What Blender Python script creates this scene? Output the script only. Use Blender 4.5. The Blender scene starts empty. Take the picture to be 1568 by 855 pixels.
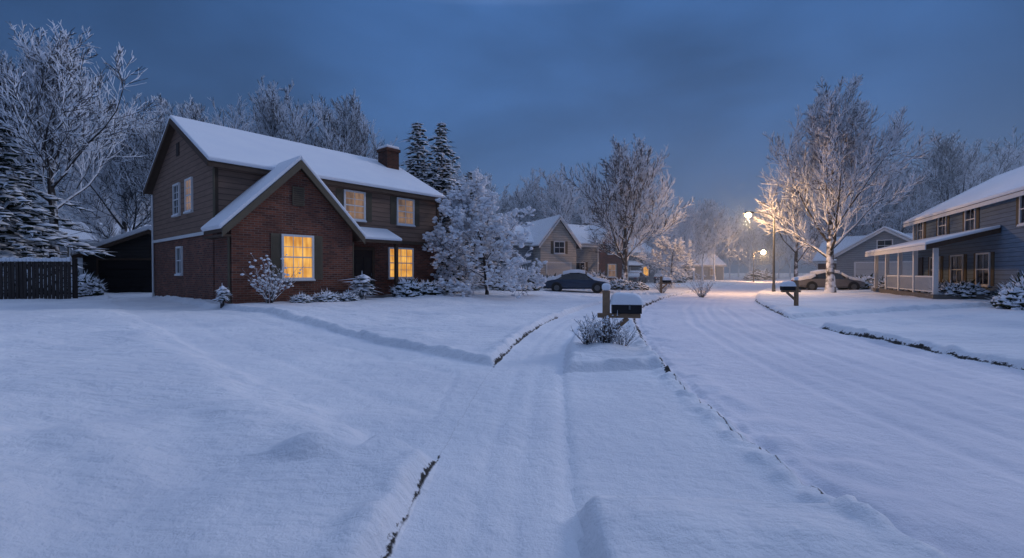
import bpy, math, random
import numpy as np
from mathutils import Vector, Matrix
scene=bpy.context.scene
F=697.0; CH=1.5
# ---------------- camera
cd=bpy.data.cameras.new("camera"); cam=bpy.data.objects.new("camera",cd); scene.collection.objects.link(cam)
cd.lens=16.0; cd.sensor_width=36; cd.clip_end=4000; cd.clip_start=0.05
cam.location=(0,0,CH); cam.rotation_euler=(math.radians(90-0.78),0,0)
scene.camera=cam
try:
    scene.view_settings.view_transform='Standard'; scene.view_settings.look='None'; scene.view_settings.exposure=0
except Exception: pass

# ---------------- material helpers
def newmat(name):
    m=bpy.data.materials.new(name); m.use_nodes=True
    nt=m.node_tree; b=nt.nodes["Principled BSDF"]
    return m,nt,b
def N(nt,t,**k):
    n=nt.nodes.new(t)
    for a,v in k.items(): setattr(n,a,v)
    return n
def math_(nt,op,a,b=None,c=None):
    n=nt.nodes.new('ShaderNodeMath'); n.operation=op
    for i,v in enumerate((a,b,c)):
        if v is None: continue
        if isinstance(v,(int,float)): n.inputs[i].default_value=v
        else: nt.links.new(v,n.inputs[i])
    return n.outputs[0]
def mixc(nt,f,a,b):
    n=nt.nodes.new('ShaderNodeMix'); n.data_type='RGBA'
    if isinstance(f,(int,float)): n.inputs[0].default_value=f
    else: nt.links.new(f,n.inputs[0])
    for i,v in ((6,a),(7,b)):
        if isinstance(v,tuple): n.inputs[i].default_value=(*v[:3],1)
        else: nt.links.new(v,n.inputs[i])
    return n.outputs[2]
def noise(nt,scale,detail=4,vec=None,rough=.5):
    n=nt.nodes.new('ShaderNodeTexNoise'); n.inputs['Scale'].default_value=scale; n.inputs['Detail'].default_value=detail
    n.inputs['Roughness'].default_value=rough
    if vec is None:
        g=nt.nodes.new('ShaderNodeNewGeometry'); vec=g.outputs['Position']
    nt.links.new(vec,n.inputs['Vector']); return n.outputs['Fac']
def ramp(nt,f,a,b):
    n=nt.nodes.new('ShaderNodeMapRange'); n.interpolation_type='SMOOTHSTEP'
    n.inputs[1].default_value=a; n.inputs[2].default_value=b
    nt.links.new(f,n.inputs[0]); return n.outputs[0]
def bump(nt,b,h,strength=.5,dist=.02):
    n=nt.nodes.new('ShaderNodeBump'); n.inputs['Strength'].default_value=strength; n.inputs['Distance'].default_value=dist
    nt.links.new(h,n.inputs['Height']); nt.links.new(n.outputs[0],b.inputs['Normal'])
SNOW=(.80,.84,.90)
def simple(name,col,rough=.8,var=.25,scale=6,snow=0,metal=0):
    m,nt,b=newmat(name)
    f=noise(nt,scale)
    c=mixc(nt,f,tuple(x*(1-var) for x in col),tuple(min(1,x*(1+var)) for x in col))
    if snow:
        g=nt.nodes.new('ShaderNodeNewGeometry'); s=nt.nodes.new('ShaderNodeSeparateXYZ'); nt.links.new(g.outputs['Normal'],s.inputs[0])
        nz=noise(nt,3.0,3)
        v=math_(nt,'ADD',s.outputs[2],math_(nt,'MULTIPLY',math_(nt,'SUBTRACT',nz,.5),1.2))
        lo=snow_lo.get(name,.15)
        c=mixc(nt,ramp(nt,v,lo,lo+.3),c,SNOW)
    nt.links.new(c,b.inputs['Base Color']); b.inputs['Roughness'].default_value=rough; b.inputs['Metallic'].default_value=metal
    b.inputs['Specular IOR Level'].default_value=.25
    return m
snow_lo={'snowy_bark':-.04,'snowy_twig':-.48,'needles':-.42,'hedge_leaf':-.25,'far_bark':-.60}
M={}
M['bark']=simple('snowy_bark',(.046,.042,.040),.9,.35,8,snow=1)
M['twig']=simple('snowy_twig',(.050,.047,.046),.9,.3,8,snow=1)
M['farbark']=simple('far_bark',(.06,.06,.065),.9,.3,8,snow=1)  # lighter, bluish bark: distance haze put into the far trees' colour
M['needle']=simple('needles',(.018,.032,.022),.9,.4,5,snow=1)
M['hedge']=simple('hedge_leaf',(.03,.04,.022),.9,.4,9,snow=1)
M['white']=simple('white_trim',(.66,.67,.67),.6,.08)
M['browntrim']=simple('brown_trim',(.080,.054,.038),.7,.2)
M['shutter']=simple('shutter_paint',(.12,.10,.07),.7,.15)
M['darkwood']=simple('dark_wood',(.05,.04,.035),.8,.3,4)
M['woodpost']=simple('weathered_wood',(.24,.16,.10),.85,.35,12)
M['black']=simple('black_metal',(.015,.015,.018),.4,.1)
M['grey']=simple('grey_metal',(.12,.13,.14),.45,.1,metal=.6)
M['rubber']=simple('rubber',(.02,.02,.02),.9,.1)
M['door']=simple('door_paint',(.03,.022,.02),.5,.2)
M['gdoor']=simple('garage_door_paint',(.50,.50,.49),.6,.06)
M['gdoordark']=simple('garage_door_dark',(.018,.016,.017),.7,.1)
M['carblue']=simple('car_paint_blue',(.04,.06,.10),.25,.1)
M['cargrey']=simple('car_paint_grey',(.16,.16,.17),.25,.1)
M['foundation']=simple('foundation',(.16,.15,.14),.9,.2)
def glassm(name,col=(.01,.013,.02)):
    m,nt,b=newmat(name); b.inputs['Base Color'].default_value=(*col,1); b.inputs['Roughness'].default_value=.08
    return m
M['glass']=glassm('dark_glass')
def snowmat(name,bs=.35):
    m,nt,b=newmat(name)
    n1=noise(nt,1.1,3); n2=noise(nt,10,5,rough=.65); n3=noise(nt,70,3)
    c=mixc(nt,n1,(.74,.78,.85),(.84,.87,.90)); 
    nt.links.new(c,b.inputs['Base Color']); b.inputs['Roughness'].default_value=.75; b.inputs['Specular IOR Level'].default_value=.15
    h=math_(nt,'ADD',math_(nt,'MULTIPLY',n2,1.0),math_(nt,'MULTIPLY',n3,.35))
    bump(nt,b,h,bs,.05)
    return m
M['snow']=snowmat('roof_snow',.3)
def groundsnow(name,ripple,tint=(1,1,1),bs=.70):
    m,nt,b=newmat(name)
    g=nt.nodes.new('ShaderNodeNewGeometry'); pos=g.outputs['Position']
    n1=noise(nt,.5,4,pos); n2=noise(nt,6,6,pos,.60); n3=noise(nt,55,5,pos,.75)
    mp=N(nt,'ShaderNodeMapping'); mp.inputs['Rotation'].default_value=(0,0,math.radians(20)); mp.inputs['Scale'].default_value=(1.0,2.4,1); nt.links.new(pos,mp.inputs[0])
    n4=noise(nt,2.0,3,mp.outputs[0],.5)
    c=mixc(nt,ramp(nt,n1,.3,.7),tuple(a*t for a,t in zip((.74,.775,.83),tint)),tuple(a*t for a,t in zip((.86,.88,.91),tint)))
    c=mixc(nt,math_(nt,'MULTIPLY',ramp(nt,n3,.50,.80),.16),c,(.54,.58,.68))
    e=N(nt,'ShaderNodeAttribute',attribute_name='edge'); k=N(nt,'ShaderNodeAttribute',attribute_name='expo')
    ne=noise(nt,6,5,pos,.65); nw=noise(nt,1.6,3,pos); nf=noise(nt,24,4,pos,.7)
    ed=math_(nt,'ABSOLUTE',math_(nt,'ADD',e.outputs['Fac'],math_(nt,'MULTIPLY',math_(nt,'SUBTRACT',ne,.5),.09)))
    wd=math_(nt,'MULTIPLY',k.outputs['Fac'],ramp(nt,math_(nt,'ADD',math_(nt,'ADD',math_(nt,'MULTIPLY',ne,.35),math_(nt,'MULTIPLY',nw,.5)),math_(nt,'MULTIPLY',nf,.40)),.50,.76))
    q=math_(nt,'SUBTRACT',math_(nt,'MULTIPLY',wd,.052),ed)
    dk=ramp(nt,q,-.006,.010)
    dirt=mixc(nt,n3,(.012,.013,.012),(.08,.075,.07))
    c=mixc(nt,dk,c,dirt)
    nt.links.new(c,b.inputs['Base Color']); b.inputs['Roughness'].default_value=.8; b.inputs['Specular IOR Level'].default_value=.12
    h=math_(nt,'ADD',math_(nt,'ADD',math_(nt,'MULTIPLY',n2,.9),math_(nt,'MULTIPLY',n3,.22)),math_(nt,'MULTIPLY',n4,ripple))
    bump(nt,b,h,bs,.08)
    return m
M['lawn']=groundsnow('lawn_snow',1.5)
M['roadsnow']=groundsnow('road_snow',.35,(1.0,.965,.985))  # faint pink tint: the glow over the road is put into the snow colour
M['walksnow']=groundsnow('walk_snow',.35)
def brick(name='red_brick',dk=1.0):
    m,nt,b=newmat(name)
    tc=N(nt,'ShaderNodeTexCoord'); s=N(nt,'ShaderNodeSeparateXYZ'); nt.links.new(tc.outputs['Object'],s.inputs[0])
    cb=N(nt,'ShaderNodeCombineXYZ'); nt.links.new(math_(nt,'ADD',s.outputs[0],s.outputs[1]),cb.inputs[0]); nt.links.new(s.outputs[2],cb.inputs[1])
    t=N(nt,'ShaderNodeTexBrick'); nt.links.new(cb.outputs[0],t.inputs['Vector']); t.inputs['Scale'].default_value=1
    t.inputs['Brick Width'].default_value=.24; t.inputs['Row Height'].default_value=.082; t.inputs['Mortar Size'].default_value=.010
    t.inputs['Color1'].default_value=(.24*dk,.078*dk,.042*dk,1); t.inputs['Color2'].default_value=(.08*dk,.029*dk,.02*dk,1); t.inputs['Mortar'].default_value=(.18*dk,.135*dk,.11*dk,1)
    n=noise(nt,1.5,4,tc.outputs['Object'])
    c=mixc(nt,ramp(nt,n,.3,.7),t.outputs['Color'],(.08*dk,.033*dk,.024*dk))
    nn=N(nt,'ShaderNodeMix'); nn.data_type='RGBA'; nn.inputs[0].default_value=.5; nt.links.new(t.outputs['Color'],nn.inputs[6]); nt.links.new(c,nn.inputs[7])
    nt.links.new(nn.outputs[2],b.inputs['Base Color']); b.inputs['Roughness'].default_value=.9
    bump(nt,b,math_(nt,'SUBTRACT',1,t.outputs['Fac']),.5,.01)
    return m
M['brick']=brick(); M['brickdark']=brick('chimney_brick',.45)
def siding(name,col,pitch=.2):
    m,nt,b=newmat(name)
    tc=N(nt,'ShaderNodeTexCoord'); s=N(nt,'ShaderNodeSeparateXYZ'); nt.links.new(tc.outputs['Object'],s.inputs[0])
    fr=math_(nt,'FRACT',math_(nt,'DIVIDE',s.outputs[2],pitch))
    mp=N(nt,'ShaderNodeMapping'); mp.inputs['Scale'].default_value=(1,1,8); nt.links.new(tc.outputs['Object'],mp.inputs[0])
    n=noise(nt,1.4,5,mp.outputs[0])
    c=mixc(nt,n,tuple(x*.6 for x in col),tuple(x*1.4 for x in col))
    gap=ramp(nt,fr,0.0,.16)
    c=mixc(nt,gap,tuple(x*.18 for x in col),c)
    nt.links.new(c,b.inputs['Base Color']); b.inputs['Roughness'].default_value=.8
    bump(nt,b,math_(nt,'SUBTRACT',1,fr),.8,.03)
    return m
M['siding']=siding('weathered_siding',(.205,.130,.092),.22)
M['greysiding']=siding('grey_siding',(.115,.175,.25))
M['beigesiding']=siding('beige_siding',(.50,.47,.42))
M['taupesiding']=siding('taupe_siding',(.27,.30,.33))
M['darksiding']=siding('dark_siding',(.030,.026,.024))
def lit(name,c1,c2,st):
    m,nt,b=newmat(name)
    tc=N(nt,'ShaderNodeTexCoord'); s=N(nt,'ShaderNodeSeparateXYZ'); nt.links.new(tc.outputs['Object'],s.inputs[0])
    cb=N(nt,'ShaderNodeCombineXYZ'); nt.links.new(math_(nt,'ADD',s.outputs[0],s.outputs[1]),cb.inputs[0]); nt.links.new(math_(nt,'MULTIPLY',s.outputs[2],.12),cb.inputs[1])
    n=noise(nt,9,3,cb.outputs[0]); n2=noise(nt,1.3,2,tc.outputs['Object'])
    f=math_(nt,'ADD',math_(nt,'MULTIPLY',ramp(nt,n,.3,.7),.5),math_(nt,'MULTIPLY',ramp(nt,n2,.35,.65),.5))
    c=mixc(nt,f,c2,c1)
    b.inputs['Base Color'].default_value=(.02,.02,.02,1); b.inputs['Roughness'].default_value=.2
    nt.links.new(c,b.inputs['Emission Color']); b.inputs['Emission Strength'].default_value=st
    return m
M['lit']=lit('lit_window',(1.0,.54,.12),(.46,.16,.02),1.02)
M['litdim']=lit('dim_window',(.40,.24,.15),(.10,.07,.06),.70)
def emis(name,col,st):
    m,nt,b=newmat(name); b.inputs['Emission Color'].default_value=(*col,1); b.inputs['Emission Strength'].default_value=st; return m
M['bulb']=emis('lamp_glass',(1,.62,.26),60)

# ---------------- builder
class B:
    def __init__(s): s.v=[];s.f=[];s.m=[];s.mats=[];s.M=Matrix.Identity(4);s.sm=[]
    def mi(s,m):
        if m not in s.mats: s.mats.append(m)
        return s.mats.index(m)
    def add(s,vs,fs,m,smooth=False):
        o=len(s.v); s.v+=[tuple(s.M@Vector(v)) for v in vs]; k=s.mi(m)
        for f in fs: s.f.append([o+i for i in f]); s.m.append(k); s.sm.append(smooth)
    def box(s,x0,x1,y0,y1,z0,z1,m):
        s.add([(x0,y0,z0),(x1,y0,z0),(x1,y1,z0),(x0,y1,z0),(x0,y0,z1),(x1,y0,z1),(x1,y1,z1),(x0,y1,z1)],
          [(0,3,2,1),(4,5,6,7),(0,1,5,4),(1,2,6,5),(2,3,7,6),(3,0,4,7)],m)
    def prism(s,poly,a0,a1,axis,m):
        n=len(poly)
        if axis=='y': vs=[(p,a0,z) for p,z in poly]+[(p,a1,z) for p,z in poly]
        else: vs=[(a0,p,z) for p,z in poly]+[(a1,p,z) for p,z in poly]
        fs=[tuple(range(n)),tuple(range(2*n-1,n-1,-1))]+[(i,i+n,(i+1)%n+n,(i+1)%n) for i in range(n)]
        s.add(vs,fs,m)
    def cyl(s,p0,p1,r0,r1,m,n=12,smooth=True):
        p0=Vector(p0);p1=Vector(p1);d=(p1-p0).normalized(); a=d.orthogonal().normalized(); b=d.cross(a)
        vs=[];
        for p,r in((p0,r0),(p1,r1)):
            for i in range(n):
                t=2*math.pi*i/n; vs.append(tuple(p+a*r*math.cos(t)+b*r*math.sin(t)))
        s.add(vs,[(i,(i+1)%n,(i+1)%n+n,i+n) for i in range(n)],m,smooth)
        s.add(vs,[tuple(range(n-1,-1,-1)),tuple(range(n,2*n))],m,False)
    def obj(s,name,parent=None,bevel=0,seg=2,fixn=True):
        me=bpy.data.meshes.new(name); me.from_pydata(s.v,[],s.f)
        for m in s.mats: me.materials.append(m)
        me.polygons.foreach_set('material_index',s.m); me.polygons.foreach_set('use_smooth',s.sm)
        me.update()
        if fixn:
            import bmesh
            bm=bmesh.new(); bm.from_mesh(me); bmesh.ops.recalc_face_normals(bm,faces=bm.faces); bm.to_mesh(me); bm.free()
        o=bpy.data.objects.new(name,me); scene.collection.objects.link(o)
        if parent: o.parent=parent
        if bevel:
            md=o.modifiers.new('b','BEVEL'); md.width=bevel; md.segments=seg; md.limit_method='ANGLE'
        return o
def empty(name,loc=(0,0,0),rz=0):
    e=bpy.data.objects.new(name,None); e.location=loc; e.rotation_euler=(0,0,rz); scene.collection.objects.link(e); return e
ICO=None
def ico():
    global ICO
    if ICO is None:
        import bmesh
        bm=bmesh.new(); bmesh.ops.create_icosphere(bm,subdivisions=1,radius=1)
        ICO=([v.co.copy() for v in bm.verts],[[v.index for v in f.verts] for f in bm.faces]); bm.free()
    return ICO
def blob(b,c,rx,ry,rz,m,rng,jit=.25):
    vs,fs=ico(); o=len(b.v); k=b.mi(m); a=rng.random()*6.28; ca,sa=math.cos(a),math.sin(a)
    for v in vs:
        j=1+rng.uniform(-jit,jit); x=v.x*rx*j;y=v.y*ry*j;z=v.z*rz*j
        b.v.append((c[0]+x*ca-y*sa,c[1]+x*sa+y*ca,c[2]+z))
    for f in fs: b.f.append([o+i for i in f]); b.m.append(k); b.sm.append(True)

# ---------------- terrain
def curve(ys,xs):
    yy=np.linspace(-60,1500,15601); v=np.interp(yy,ys,xs); w=np.hanning(31); w/=w.sum()
    vp=np.pad(v,15,mode='edge'); v=np.convolve(vp,w,mode='valid'); v[:20]=v[20]
    return lambda y: np.interp(y,yy,v)
Lf=curve([-60,3.3,4.4,6.66,9.33,14.5,20,28,36,45,60,90,130,1500],[2.1,2.11,2.15,2.35,2.75,3.9,5.8,9.6,14.5,20.5,29.5,45,60,420])
Rf=curve([-60,4,6.87,12.3,14.5,23.2,32.7,45,60,90,130,1500],[7.6,7.6,7.73,8.3,8.8,12.4,17.6,25.5,35.5,52,67,428])
SLf=curve([-60,2.39,3.2,7.1,10.25,13.9,20,28,36,1500],[-.65,-.63,-.61,-.3,.235,1.15,3.4,7.4,12.3,415])
SRf=curve([-60,2.39,4,6.88,8.9,12.7,20,28,36,1500],[.33,.36,.5,.77,1.03,1.9,4.7,8.5,13.4,416])
def sstep(t): t=np.clip(t,0,1); return t*t*(3-2*t)
def polysd(x,y,P):
    x=np.asarray(x,float); y=np.asarray(y,float); d=np.full(x.shape,1e9); ins=np.zeros(x.shape,bool); n=len(P)
    for i in range(n):
        ax,ay=P[i];bx,by=P[(i+1)%n]; ex,ey=bx-ax,by-ay
        t=np.clip(((x-ax)*ex+(y-ay)*ey)/(ex*ex+ey*ey),0,1)
        d=np.minimum(d,np.hypot(x-ax-t*ex,y-ay-t*ey))
        c=((ay>y)!=(by>y))&(x<(bx-ax)*(y-ay)/((by-ay) if by!=ay else 1e-9)+ax); ins^=c
    return np.where(ins,d,-d)
def vn(x,y,sc,seed):
    x=np.asarray(x,float)*sc+seed*17.3; y=np.asarray(y,float)*sc+seed*9.1
    xi=np.floor(x);yi=np.floor(y);fx=x-xi;fy=y-yi; fx=fx*fx*(3-2*fx);fy=fy*fy*(3-2*fy)
    def h(a,b):
        v=np.sin(a*127.1+b*311.7+seed*3.3)*43758.5453; return v-np.floor(v)
    return (h(xi,yi)*(1-fx)+h(xi+1,yi)*fx)*(1-fy)+(h(xi,yi+1)*(1-fx)+h(xi+1,yi+1)*fx)*fy-.5
DW=[(0,3.55),(-.62,3.65),(-1.9,4.75),(-5.1,7.6),(-9,11.2),(-13.4,15.6),(-19,21.5),(-26.3,28.5),(-20.5,28.5),(-17.9,22.6),(-10.3,15.3),(-7.4,13.7),(-2.6,9.2),(-.25,7.15),(0,7.1)]
AP=[(.1,2.9),(2.3,2.75),(2.3,7.0),(.1,6.65)]
RD=[(8.0,12.3),(14,14.2),(24,16.8),(24,20),(14,17),(8.4,14.5)]
LD=[(5,25),(10,29.5),(3.5,37),(-.5,37.5),(0,33)]
def regions(x,y):
    L=Lf(y);R=Rf(y); e=.05
    cl=1/np.sqrt(1+((Lf(y+e)-Lf(y-e))/(2*e))**2); cr=1/np.sqrt(1+((Rf(y+e)-Rf(y-e))/(2*e))**2)
    dl=(x-L)*cl; dr=(R-x)*cr; road=np.minimum(dl,dr)
    sl=(x-SLf(y))*cl; sr=(SRf(y)-x)*cl; walk=np.minimum(sl,sr)
    walk=np.where(y>24,np.minimum(walk,-.3),walk)
    wob=vn(x,y,.9,5)*.12
    dw=np.maximum(np.maximum(polysd(x,y,DW)+wob,polysd(x,y,AP)),np.maximum(polysd(x,y,RD),polysd(x,y,LD)))
    return dl,dr,road,sl,sr,walk,dw
def H(x,y,full=False):
    x=np.asarray(x,float);y=np.asarray(y,float)
    dl,dr,road,sl,sr,walk,dw=regions(x,y)
    xr=x*.80-y*.60; yr=x*.60+y*.80
    E=.30*sstep((-sl-.5)/9.5)+.12*sstep((-dr)/10)
    o=-np.maximum(np.maximum(road+.0,walk),dw)
    soft=np.where((x<-1.2)&(polysd(x,y,[(-1.2,0),(-30,0),(-30,28),(-13.4,15.6),(-5.1,7.6),(-1.2,4.2)])>-.6),.6,np.where((x>0)&(x<2.2)&(y<3.2),.10,.15))
    near=np.where((x>0)&(x<2.2)&(y<3.6),.1,1.0)
    z=E+.13*sstep(o/soft)
    z+=near*(.085*np.exp(-((o-.18)/.14)**2)*(vn(x,y,3.5,1)+.35)+.03*np.exp(-((o-.12)/.09)**2)*vn(x,y,9,21))
    z+=np.where((x>0)&(x<2.2)&(y<2.9),.06*np.exp(-(((x-.95)/.3)**2+((y-2.45)/.25)**2))+.05*np.exp(-(((x-1.5)/.25)**2+((y-2.3)/.2)**2)),0)
    z+=np.where(road>0,-.035*sstep(road/.3),0)
    z+=.09*vn(xr,yr,.45,2)*sstep(o/.5)+.055*vn(xr,yr,1.3,3)*sstep(.3+o)+.007*vn(xr,yr,5,4)+.003*vn(xr,yr,11,6)+.02*vn(xr,yr,.8,22)
    z+=.035*vn(xr,yr,2.4,31)*sstep(o/.4)
    z+=sstep((-x-.6)/1.5)*(.06*vn(x*.9+y*.5,y*2.2-x*.9,.9,7)+.024*vn(x*.9+y*.5,y*2.2-x*.9,2.2,8))
    z+=.075*sstep((-x-.6)/1)*sstep((5.2-y)/1)*vn(xr+.2*yr,yr*1.5,2.0,23)
    for k,w in((1.75,.10),(3.25,.10),(2.5,.07),(4.2,.09),(4.9,.08)):
        g=dl-k-.12*vn(0*x,y,.25,9+int(k))
        z-=(.032*np.exp(-(g/w)**2)-.015*np.exp(-((np.abs(g)-.2)/.08)**2))*(.7+.6*vn(x,y,1.1,24))
    z-=.03*np.exp(-((sr-.03)/.06)**2)*(y<24)
    z-=.014*np.exp(-((walk-.38)/.07)**2)*(y<16)
    z-=.018*(np.exp(-((dw-.75)/.12)**2))*(x<-.8)
    z+=np.exp(-(dl/.20)**2)*(.10*vn(x,y,6,11)+.07*vn(x,y,13,12))-.06*np.exp(-((dl-.10)/.07)**2)*(y<24)+.04*np.exp(-((dl+.12)/.1)**2)*(y<7.5)
    z+=.08*np.exp(-((dl-.45)/.35)**2)*vn(x,y,3.5,25)
    z+=.05*np.exp(-((dr+.1)/.2)**2)*vn(x,y,4,13)
    z-=.05*np.exp(-((dr+2.2)/.12)**2)*(y<13)
    z+=.13*np.exp(-(((x-1.75)/.45)**2+((y-8.3)/.75)**2))*(1+.8*vn(x,y,3,14))
    z+=.11*np.exp(-(((x+1.55)/.28)**2+((y-3.55)/.16)**2))
    if full:
        edge=np.where(np.abs(dl)<np.abs(sl),dl+.03,sl+.03)
        ex=np.where(np.abs(dl)<np.abs(sl), np.where((y>6.7)&(y<26),np.where(y<15,1.45,1.2),.30), np.where(((y>7.2)&(y<15))|((y<3.75)),.75,0)*np.where(y<3.75,.60,1))
        c=(np.abs(dr)<np.abs(edge)); edge=np.where(c,dr+.03,edge)
        ex=np.where(c,np.where((y>4)&(y<12.2),1.0,np.where((y>14.6)&(y<25),.9,0)),ex)
        return z,edge,ex,road,walk,dw
    return z
def gz(x,y): return float(H(np.array([x]),np.array([y]))[0])
def axis(segs):
    out=[]
    for a,b,s in segs: out.append(np.arange(a,b-1e-6,s))
    return np.concatenate(out)
def geo(a,b,n): return np.geomspace(a,b,n)
xs=np.concatenate([-geo(25,1500,26)[::-1],axis([(-24.9,-8,.14),(-8,-4,.07),(-4,4,.045),(4,10,.06),(10,32,.16)]),geo(32,1500,26)])
ys=np.concatenate([axis([(-40,-4,4),(-4,1,.3),(1,9,.04),(9,16,.06),(16,30,.10),(30,70,.4)]),geo(70,1500,30)])
X,Y=np.meshgrid(xs,ys); nx,ny=len(xs),len(ys)
Z,ED,EX,RDm,WK,DV=H(X,Y,True)
idx=np.arange(nx*ny).reshape(ny,nx)
quads=np.stack([idx[:-1,:-1],idx[:-1,1:],idx[1:,1:],idx[1:,:-1]],-1).reshape(-1,4)
def cen(A): return (A[:-1,:-1]+A[1:,1:]).reshape(-1)/2
r_,w_,d_=cen(RDm),cen(WK),cen(DV)
cls=np.where(r_>0,1,np.where(w_>0,2,np.where(d_>0,3,0)))
V=np.stack([X,Y,Z],-1).reshape(-1,3)
for k,nm,mt in((0,'snowy_ground','lawn'),(1,'road','roadsnow'),(2,'sidewalk','walksnow'),(3,'driveway','walksnow')):
    q=quads[cls==k]; u,inv=np.unique(q,return_inverse=True); inv=inv.reshape(-1)
    me=bpy.data.meshes.new(nm); me.vertices.add(len(u)); me.vertices.foreach_set('co',V[u].reshape(-1))
    me.loops.add(len(inv)); me.loops.foreach_set('vertex_index',inv.astype(np.int32))
    me.polygons.add(len(q)); me.polygons.foreach_set('loop_start',np.arange(0,len(inv),4,dtype=np.int32))
    me.polygons.foreach_set('loop_total',np.full(len(q),4,dtype=np.int32)); me.polygons.foreach_set('use_smooth',np.ones(len(q),bool))
    me.update(calc_edges=True)
    for an,A in(('edge',ED),('expo',EX)):
        at=me.attributes.new(an,'FLOAT','POINT'); at.data.foreach_set('value',A.reshape(-1)[u].astype(np.float32))
    me.materials.append(M[mt]); me.validate()
    o=bpy.data.objects.new(nm,me); scene.collection.objects.link(o)

# ---------------- windows, roofs
def window(b,x0,x1,z0,z1,glass,nx=2,nz=2,shut=0,y=0,sash=True):
    fw=.08
    b.box(x0-fw,x0,y-.07,y,z0-fw,z1+fw,M['white']); b.box(x1,x1+fw,y-.07,y,z0-fw,z1+fw,M['white'])
    b.box(x0,x1,y-.068,y,z1,z1+fw,M['white']); b.box(x0,x1,y-.068,y,z0-fw,z0,M['white'])
    b.box(x0-fw-.03,x1+fw+.03,y-.12,y-.002,z0-fw-.05,z0-fw-.001,M['white'])
    b.box(x0-fw,x1+fw,y-.115,y-.075,z0-fw,z0-fw+.03,M['snow'])
    b.box(x0,x1,y-.02,y-.001,z0,z1,glass)
    if sash: b.box(x0,x1,y-.055,y-.021,(z0+z1)/2-.025,(z0+z1)/2+.025,M['white'])
    for i in range(1,nx):
        x=x0+(x1-x0)*i/nx; b.box(x-.012,x+.012,y-.042,y-.0205,z0,z1,M['white'])
    for i in range(1,nz):
        z=z0+(z1-z0)*i/nz
        if sash and abs(z-(z0+z1)/2)<.03: continue
        b.box(x0,x1,y-.040,y-.0207,z-.012,z+.012,M['white'])
    if shut:
        for a,c in((x0-fw-shut-.02,x0-fw-.02),(x1+fw+.02,x1+fw+shut+.02)):
            b.box(a,c,y-.03,y,z0-fw,z1+fw,M['shutter'])
            z=z0-fw+.08
            while z<z1+fw-.06: b.box(a+.05,c-.05,y-.045,y-.031,z,z+.03,M['shutter']); z+=.075
SNT=1.0
def slope(b,s,p0,z0,p1,z1,a0,a1,axis,base=.12,sn=.15,ov=.04):
    sn*=SNT
    dx,dz=p1-p0,z1-z0; l=math.hypot(dx,dz); nx_,nz_=-dz/l,dx/l
    if nz_<0: nx_,nz_=-nx_,-nz_
    b.prism([(p0,z0),(p1,z1),(p1-nx_*0,z1-base),(p0,z0-base)],a0,a1,axis,M['browntrim'])
    ux,uz=dx/l,dz/l
    s.prism([(p0-ux*ov,z0-uz*ov+.004),(p1,z1+.004),(p1,z1+sn/nz_),(p0-ux*ov*.3+nx_*sn,z0+nz_*sn)],a0-.02,a1+.02,axis,M['snow'])

# ---------------- main brick house
C=(-10.9,16.7); ang=math.atan2(.762,.648)
H1=empty('brick_house',(C[0],C[1],0),ang)
W,D=10.5,8.8
w=B()
w.box(0,W,0,D,-.3,3.0,M['brick'])
w.box(0,4.53,-1.7,.2,-.3,3.25,M['brick'])
w.prism([(0.001,3.25),(4.529,3.25),(2.265,5.55)],-1.699,.2,'y',M['brick'])
w.obj('brick_walls',H1)
w=B()
w.prism([(-.12,3.0),(D+.03,3.0),(D+.03,5.45),(D/2,7.92),(-.12,5.45)],-.03,W+.03,'x',M['siding'])
w.obj('siding_walls',H1)
t=B()
t.box(-.06,-.032,-.0,D,2.95,3.08,M['white'])
t.box(4.6,W+.05,-.155,-.122,2.94,3.1,M['browntrim'])
t.box(-.055,.09,-.15,-.121,3.1,5.4,M['browntrim'])
t.box(W-.09,W+.055,-.15,-.121,3.1,5.4,M['browntrim'])
t.box(-.3,W+.3,-.43,-.36,5.30,5.42,M['browntrim'])
for xx in(-.33,W+.29):
    t.prism([(-.40,5.52),(D/2,8.02),(D/2,7.80),(-.40,5.30)],xx,xx+.04,'x',M['browntrim'])
    t.prism([(D+.40,5.52),(D/2,8.02),(D/2,7.80),(D+.40,5.30)],xx,xx+.04,'x',M['browntrim'])
t.prism([(-.38,2.98),(2.265,5.72),(2.265,5.42),(-.38,2.70)],-2.06,-2.0,'y',M['shutter'])
t.prism([(4.91,2.98),(2.265,5.72),(2.265,5.42),(4.91,2.70)],-2.06,-2.0,'y',M['shutter'])
t.box(-.36,-.1,-1.99,.0,2.72,2.80,M['browntrim'])
t.cyl((-.06,-1.62,.2),(-.06,-1.62,2.75),.045,.045,M['shutter'],8)
t.cyl((4.6,-1.6,.2),(4.6,-1.6,2.8),.04,.04,M['shutter'],8)
t.cyl((-.07,-.2,3.1),(-.07,-.2,5.3),.04,.04,M['shutter'],8)
t.cyl((-.07,D-.1,.1),(-.07,D-.1,5.3),.045,.045,M['white'],8)
for x0,x1,z0,z1 in((2.05,2.5,4.05,4.75),):
    t.box(x0,x1,-1.75,-1.70,z0,z1,M['shutter'])
    for i in range(8): t.box(x0+.04,x1-.04,-1.765,-1.751,z0+.04+i*.08,z0+.07+i*.08,M['browntrim'])
t.obj('trim',H1)
rf=B(); sn=B()
slope(rf,sn,-.38,5.50,D/2,8.02,-.30,W+.30,'x')
slope(rf,sn,D+.38,5.50,D/2,8.02,-.30,W+.30,'x')
slope(rf,sn,-.38,2.98,2.265,5.72,-2.0,-.121,'y')
slope(rf,sn,4.91,2.98,2.265,5.72,-2.0,-.121,'y')
slope(rf,sn,-1.35,2.98,-.16,3.50,4.95,7.25,'x',.14,.13)
rf.obj('roof',H1); sn.obj('roof_snow',H1,.05,3)
wn=B()
wn.M=Matrix.Translation((0,-1.7,0)); window(wn,1.72,2.78,1.32,2.86,M['lit'],3,4,.34)
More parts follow.
